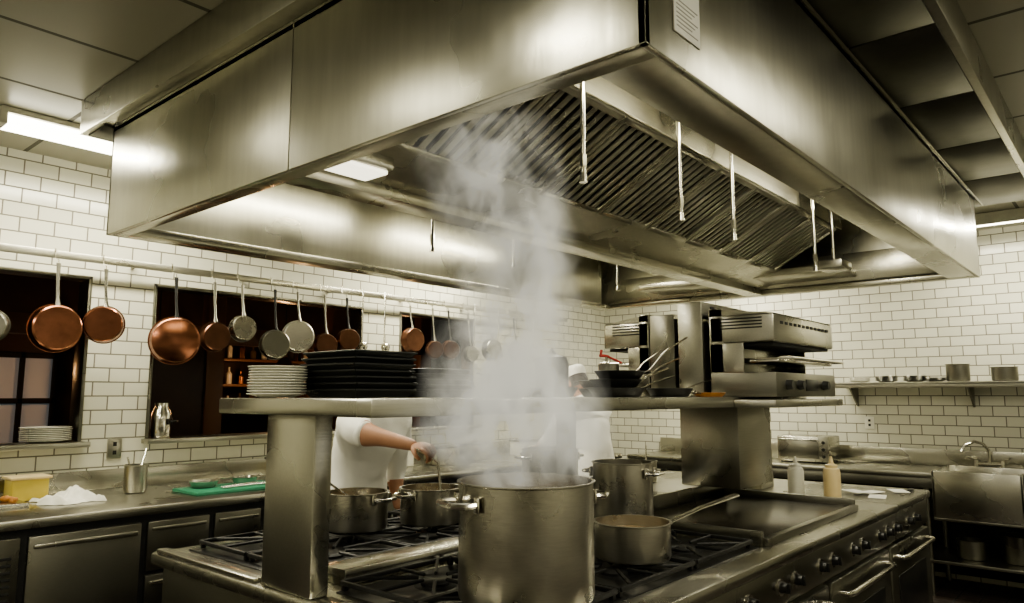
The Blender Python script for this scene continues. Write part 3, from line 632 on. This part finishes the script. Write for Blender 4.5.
def chef(name, J, look, hands, bare=('rf',)):
    b=B(name)
    names=list(J.keys()); idx={n:i for i,n in enumerate(names)}
    rad={'pelvis':0.155,'waist':0.155,'chest':0.170,'upchest':0.135,'neck':0.052,'skull':0.05,'rs':0.09,'re':0.068,'rm':0.043,'rw':0.029,'rp':0.022,'ls':0.09,'le':0.068,'lm':0.05,'lw':0.029,'lp':0.022,
         'rh':0.11,'rk':0.07,'ra':0.05,'rt':0.035,'lh':0.11,'lk':0.07,'la':0.05,'lt':0.035}
    E=[('pelvis','waist'),('waist','chest'),('chest','upchest'),('upchest','neck'),('neck','skull'),('upchest','rs'),('rs','re'),('re','rm'),('rm','rw'),('rw','rp'),('upchest','ls'),('ls','le'),('le','lm'),('lm','lw'),('lw','lp'),
       ('pelvis','rh'),('rh','rk'),('rk','ra'),('ra','rt'),('pelvis','lh'),('lh','lk'),('lk','la'),('la','lt')]
    vs,fs=skin_geo([J[n] for n in names],[(idx[a],idx[c]) for a,c in E],[rad[n] for n in names],3)
    def region(p):
        best=None;bd=9
        for a,c in E:
            A=Vector(J[a]);C=Vector(J[c]); t_=max(0,min(1,(p-A).dot(C-A)/max(1e-9,(C-A).length_squared))); dd=(p-(A+(C-A)*t_)).length-0.5*(rad[a]*(1-t_)+rad[c]*t_)
            if dd<bd: bd=dd; best=(a,c,t_)
        return best
    groups={}; jv=set()
    for f in fs:
        p=sum((vs[i] for i in f),Vector())/len(f); a,c,t_=region(p)
        k='jacket'
        if (a,c)==('neck','skull') : k='skin'
        if c in('rw','rp','lw','lp'): k='skin'
        if c in('rm','lm') and c[0]+'f' in bare: k='skin' if t_>0.15 else 'jacket'
        if c in ('lm','rm') and c[0]+'f' not in bare: k='jacket'
        if c in('rk','ra','lk','la'): k='pants'
        if c in('rh','lh') and p.z<0.80: k='pants'
        if c in('rt','lt'): k='shoe'
        groups.setdefault(k,[]).append(f)
        if k=='jacket':
            for i in f: jv.add(i)
    nrm={}
    for f in groups.get('jacket',[]):
        n_=(vs[f[1]]-vs[f[0]]).cross(vs[f[2]]-vs[f[0]])
        for i in f: nrm[i]=nrm.get(i,Vector())+n_
    for i in jv:
        p=vs[i]; n_=nrm[i].normalized() if nrm[i].length>0 else Vector()
        q=Vector((p.x*8+p.z*4,p.y*8-p.z*3,p.z*4)); a=noise.noise(q); r_=1-abs(noise.noise(q*1.4+Vector((3,1,2))))*2.0
        vs[i]=p+n_*(0.008*a+0.007*max(-0.5,r_))
    bv=[b.bm.verts.new(v) for v in vs]
    for k,ff in groups.items():
        i=b.mi(k)
        for f in ff:
            try: nf=b.bm.faces.new([bv[q] for q in f]); nf.material_index=i; nf.smooth=True
            except ValueError: pass
    hc=Vector(J['skull']); F=Vector(look).normalized(); S=Vector((0,0,1)).cross(F).normalized(); U=F.cross(S)
    rot=Matrix((F,S,U)).transposed(); hc=hc+U*0.07+F*0.015
    hb=bmesh.new(); bmesh.ops.create_uvsphere(hb,u_segments=32,v_segments=24,radius=1)
    for v in hb.verts:
        x,y,z=v.co; w_=1.0
        if z<0: w_=1-0.32*(-z)**1.3
        X=x*0.098*w_; Y2=y*0.076*w_; Z=z*0.122
        if x>0 and z<-0.3: X+=0.012*min(1,(-z-0.3)*2)
        if x>0.5 and abs(y)<0.22 and -0.35<z<0.2: X+=0.022*(1-abs(y)/0.22)*(1-abs(z+0.18)/0.4 if abs(z+0.18)<0.4 else 0)
        if x>0.5 and 0.05<z<0.25 and 0.18<abs(y)<0.6: X-=0.006
        v.co=(X,Y2,Z)
    b._merge(hb,'skin',Matrix.Translation(hc)@rot.to_4x4())
    for sd in (-1,1):
        b.sphere(hc+F*0.080+S*0.030*sd+U*0.012,0.012,'eye',12); b.sphere(hc+F*0.090+S*0.030*sd+U*0.012,0.005,'dark',8)
        b.sphere(hc+F*0.086+S*0.031*sd+U*0.033,(0.006,0.016,0.004),'hair',10,rot)
        b.sphere(hc+S*0.077*sd-F*0.005,(0.018,0.008,0.03),'skin',12,rot)
    b.sphere(hc+F*0.083-U*0.062,(0.008,0.022,0.007),'lip',12,rot)
    hb=bmesh.new(); bmesh.ops.create_uvsphere(hb,u_segments=28,v_segments=20,radius=1)
    bmesh.ops.delete(hb,geom=[v for v in hb.verts if (v.co.z<0.25 and v.co.x>0.15) or v.co.z<-0.45],context='VERTS')
    for v in hb.verts: v.co=Vector((v.co.x*0.105-0.004,v.co.y*0.083,v.co.z*0.130))
    b._merge(hb,'hair',Matrix.Translation(hc)@rot.to_4x4())
    b.lathe([(0.094,0.055),(0.096,0.10),(0.094,0.125),(0.08,0.14),(0.0,0.143)],'jacket',Matrix.Translation(hc)@rot.to_4x4()@Matrix.Diagonal((1.08,0.92,1,1)),30)
    nk=Vector(J['neck']); b.lathe([(0.066,-0.03),(0.066,0.015),(0.060,0.018),(0.056,-0.03)],'jacket',Matrix.Translation(nk),24)
    if 'rf' in bare:
        A=Vector(J['re']);C=Vector(J['rm']); d_=(C-A).normalized(); c0=A+(C-A)*0.15
        b.tube([c0-d_*0.018,c0-d_*0.010,c0+d_*0.012,c0+d_*0.018],[0.056,0.063,0.062,0.054],'jacket',20)
    for (w_,dd,nn,sd,cu) in hands: hand(b,w_,dd,nn,sd,cu)
    return b
J=dict(pelvis=(2.56,3.36,0.97),waist=(2.555,3.33,1.10),chest=(2.53,3.25,1.25),upchest=(2.51,3.16,1.365),neck=(2.49,3.08,1.455),skull=(2.485,3.03,1.505),
 rs=(2.32,3.08,1.365),re=(2.175,2.82,1.32),rm=(2.205,2.71,1.305),rw=(2.262,2.56,1.275),rp=(2.266,2.53,1.27),
 ls=(2.71,3.18,1.37),le=(2.80,3.30,1.12),lm=(2.80,3.30,1.02),lw=(2.79,3.26,0.88),lp=(2.79,3.255,0.86),
 rh=(2.46,3.38,0.90),rk=(2.44,3.35,0.50),ra=(2.44,3.40,0.10),rt=(2.42,3.28,0.045),lh=(2.66,3.38,0.90),lk=(2.68,3.35,0.50),la=(2.70,3.40,0.10),lt=(2.71,3.28,0.045))
b=chef('chef_cooking',J,(-0.35,-0.85,-0.45),[((2.262,2.545,1.275),(0.05,-0.95,-0.10),(0.25,-0.05,-1),-1,1.25),((2.79,3.255,0.865),(0,-0.15,-1),(-1,0,0),1,0.3)],bare=('rf',))
b.tube([(2.215,2.475,1.262),(2.262,2.452,1.235),(2.31,2.43,1.20),(2.30,2.40,1.06)],0.006,'chrome',8)
b.sphere((2.29,2.395,1.045),(0.032,0.032,0.016),'chrome',14)
b.done(ang=80)
def shift(J,ox,oy,ang):
    out={}; m=Matrix.Rotation(ang,3,'Z'); c0=Vector((2.56,3.36,0))
    for k,v in J.items(): out[k]=tuple(m@(Vector(v)-c0)+Vector((ox,oy,0)))
    return out
J2=dict(J); J2.update(re=(2.26,3.05,1.13),rm=(2.27,2.99,1.12),rw=(2.30,2.88,1.10),rp=(2.305,2.86,1.095),neck=(2.50,3.17,1.47),upchest=(2.51,3.22,1.39),chest=(2.53,3.27,1.28),skull=(2.50,3.14,1.53),rs=(2.34,3.19,1.39),ls=(2.70,3.22,1.39),le=(2.78,3.08,1.13),lm=(2.76,3.0,1.12),lw=(2.73,2.89,1.10),lp=(2.725,2.87,1.095))
A2=R(165); J2=shift(J2,4.74,3.26,A2); m=Matrix.Rotation(A2,3,'Z')
def V(v): return m@Vector(v)
b=chef('chef_plating',J2,V((0,-0.9,-0.4)),[(J2['rp'],V((0,-0.9,-0.3)),(0,0,-1),-1,0.6),(J2['lp'],V((-0.2,-0.9,-0.35)),(0,0,-1),1,0.6)],bare=()); b.done(ang=80)

# ------------------------------------------------------------ steam
def steam(name,pts,dens,seed,thr=0.42,glow=0.30):
    b=bmesh.new(); seg=20; rings=[]
    for x,y,z,r in pts: rings.append([b.verts.new((x+r*math.cos(2*math.pi*i/seg),y+r*math.sin(2*math.pi*i/seg),z)) for i in range(seg)])
    for a,c_ in zip(rings,rings[1:]):
        for i in range(seg): b.faces.new((a[i],a[(i+1)%seg],c_[(i+1)%seg],c_[i]))
    b.faces.new(rings[0][::-1]); b.faces.new(rings[-1]); bmesh.ops.recalc_face_normals(b,faces=b.faces[:])
    me=bpy.data.meshes.new(name); b.to_mesh(me); b.free(); o=bpy.data.objects.new(name,me); scene.collection.objects.link(o)
    mt=bpy.data.materials.new(name+'_volume'); mt.use_nodes=True; nt=mt.node_tree; nt.nodes.clear()
    out=nt.nodes.new('ShaderNodeOutputMaterial'); vol=nt.nodes.new('ShaderNodeVolumePrincipled'); L(nt,vol.outputs[0],out.inputs['Volume'])
    vol.inputs['Color'].default_value=(0.99,0.985,0.95,1); vol.inputs['Anisotropy'].default_value=0.1
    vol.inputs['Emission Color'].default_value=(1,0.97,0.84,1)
    tc=nt.nodes.new('ShaderNodeTexCoord'); sp=nt.nodes.new('ShaderNodeSeparateXYZ'); L(nt,tc.outputs['Object'],sp.inputs[0])
    z0,z1=pts[0][2],pts[-1][2]
    t=nt.nodes.new('ShaderNodeMapRange'); t.inputs['From Min'].default_value=z0; t.inputs['From Max'].default_value=z1; L(nt,sp.outputs['Z'],t.inputs['Value'])
    def curve(vals,scale,off):
        r=nt.nodes.new('ShaderNodeValToRGB'); r.color_ramp.interpolation='LINEAR'
        while len(r.color_ramp.elements)<len(vals): r.color_ramp.elements.new(0.5)
        for i,(e,(tt,vv)) in enumerate(zip(r.color_ramp.elements,vals)): e.position=tt; c=(vv-off)/scale; e.color=(c,c,c,1)
        L(nt,t.outputs['Result'],r.inputs['Fac'])
        ma=nt.nodes.new('ShaderNodeMath'); ma.operation='MULTIPLY_ADD'; ma.inputs[1].default_value=scale; ma.inputs[2].default_value=off; L(nt,r.outputs['Color'],ma.inputs[0]); return ma.outputs[0]
    tt=[(p[2]-z0)/(z1-z0) for p in pts]
    xo=min(p[0] for p in pts); yo=min(p[1] for p in pts)
    cx=curve([(a,p[0]) for a,p in zip(tt,pts)],1.0,xo); cy=curve([(a,p[1]) for a,p in zip(tt,pts)],1.0,yo); cr=curve([(a,p[3]) for a,p in zip(tt,pts)],1.0,0)
    nz=nt.nodes.new('ShaderNodeTexNoise'); nz.inputs['Scale'].default_value=4.0; nz.inputs['Detail'].default_value=2
    mp=nt.nodes.new('ShaderNodeMapping'); mp.inputs['Location'].default_value=(seed,0,seed*2); mp.inputs['Scale'].default_value=(1,1,0.75); L(nt,tc.outputs['Object'],mp.inputs['Vector']); L(nt,mp.outputs['Vector'],nz.inputs['Vector'])
    n2=nt.nodes.new('ShaderNodeTexNoise'); n2.inputs['Scale'].default_value=10; n2.inputs['Detail'].default_value=6; n2.inputs['Distortion'].default_value=1.3; L(nt,mp.outputs['Vector'],n2.inputs['Vector'])
    def mth(op,a,b_=None,clamp=False):
        x=nt.nodes.new('ShaderNodeMath'); x.operation=op; x.use_clamp=clamp
        for i,q in enumerate((a,b_)):
            if q is None: continue
            if isinstance(q,(int,float)): x.inputs[i].default_value=q
            else: L(nt,q,x.inputs[i])
        return x.outputs[0]
    dx=mth('SUBTRACT',sp.outputs['X'],cx); dy=mth('SUBTRACT',sp.outputs['Y'],cy)
    rr=mth('SQRT',mth('ADD',mth('MULTIPLY',dx,dx),mth('MULTIPLY',dy,dy)))
    rad=mth('DIVIDE',rr,cr)
    f=mth('SUBTRACT',1.0,rad,True); f=mth('POWER',f,1.0)
    nn=mth('MULTIPLY',mth('SUBTRACT',n2.outputs['Fac'],thr),4.5,True)
    nb=mth('ADD',mth('MULTIPLY',mth('SUBTRACT',nz.outputs['Fac'],0.41),4.0,True),0.12)
    dn=mth('MULTIPLY',f,mth('MULTIPLY',nn,nb))
    fade=mth('SUBTRACT',1.15,mth('MULTIPLY',t.outputs['Result'],0.75))
    dn=mth('MULTIPLY',mth('MULTIPLY',dn,fade),dens); L(nt,dn,vol.inputs['Density'])
    L(nt,mth('MULTIPLY',dn,glow),vol.inputs['Emission Strength'])  # steam itself emits by density, standing in for multiply scattered light
    me.materials.append(mt); return o
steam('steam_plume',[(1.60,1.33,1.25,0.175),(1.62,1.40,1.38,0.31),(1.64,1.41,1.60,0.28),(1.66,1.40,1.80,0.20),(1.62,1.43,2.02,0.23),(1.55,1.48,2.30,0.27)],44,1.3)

# ------------------------------------------------------------ world, camera
wd=bpy.data.worlds.new('World'); scene.world=wd; wd.use_nodes=True
wd.node_tree.nodes['Background'].inputs['Color'].default_value=(0.9,0.87,0.7,1); wd.node_tree.nodes['Background'].inputs['Strength'].default_value=0.03
try: scene.view_settings.look='AgX - Medium High Contrast'
except Exception: pass
cam=bpy.data.cameras.new('Camera'); cam.lens=730/1024*36; cam.sensor_width=36; cam.clip_start=0.02
co=bpy.data.objects.new('Camera',cam); scene.collection.objects.link(co); co.location=(0,0,1.5)
co.rotation_euler=(R(90+7.3),0,R(40.8-90))
scene.camera=co
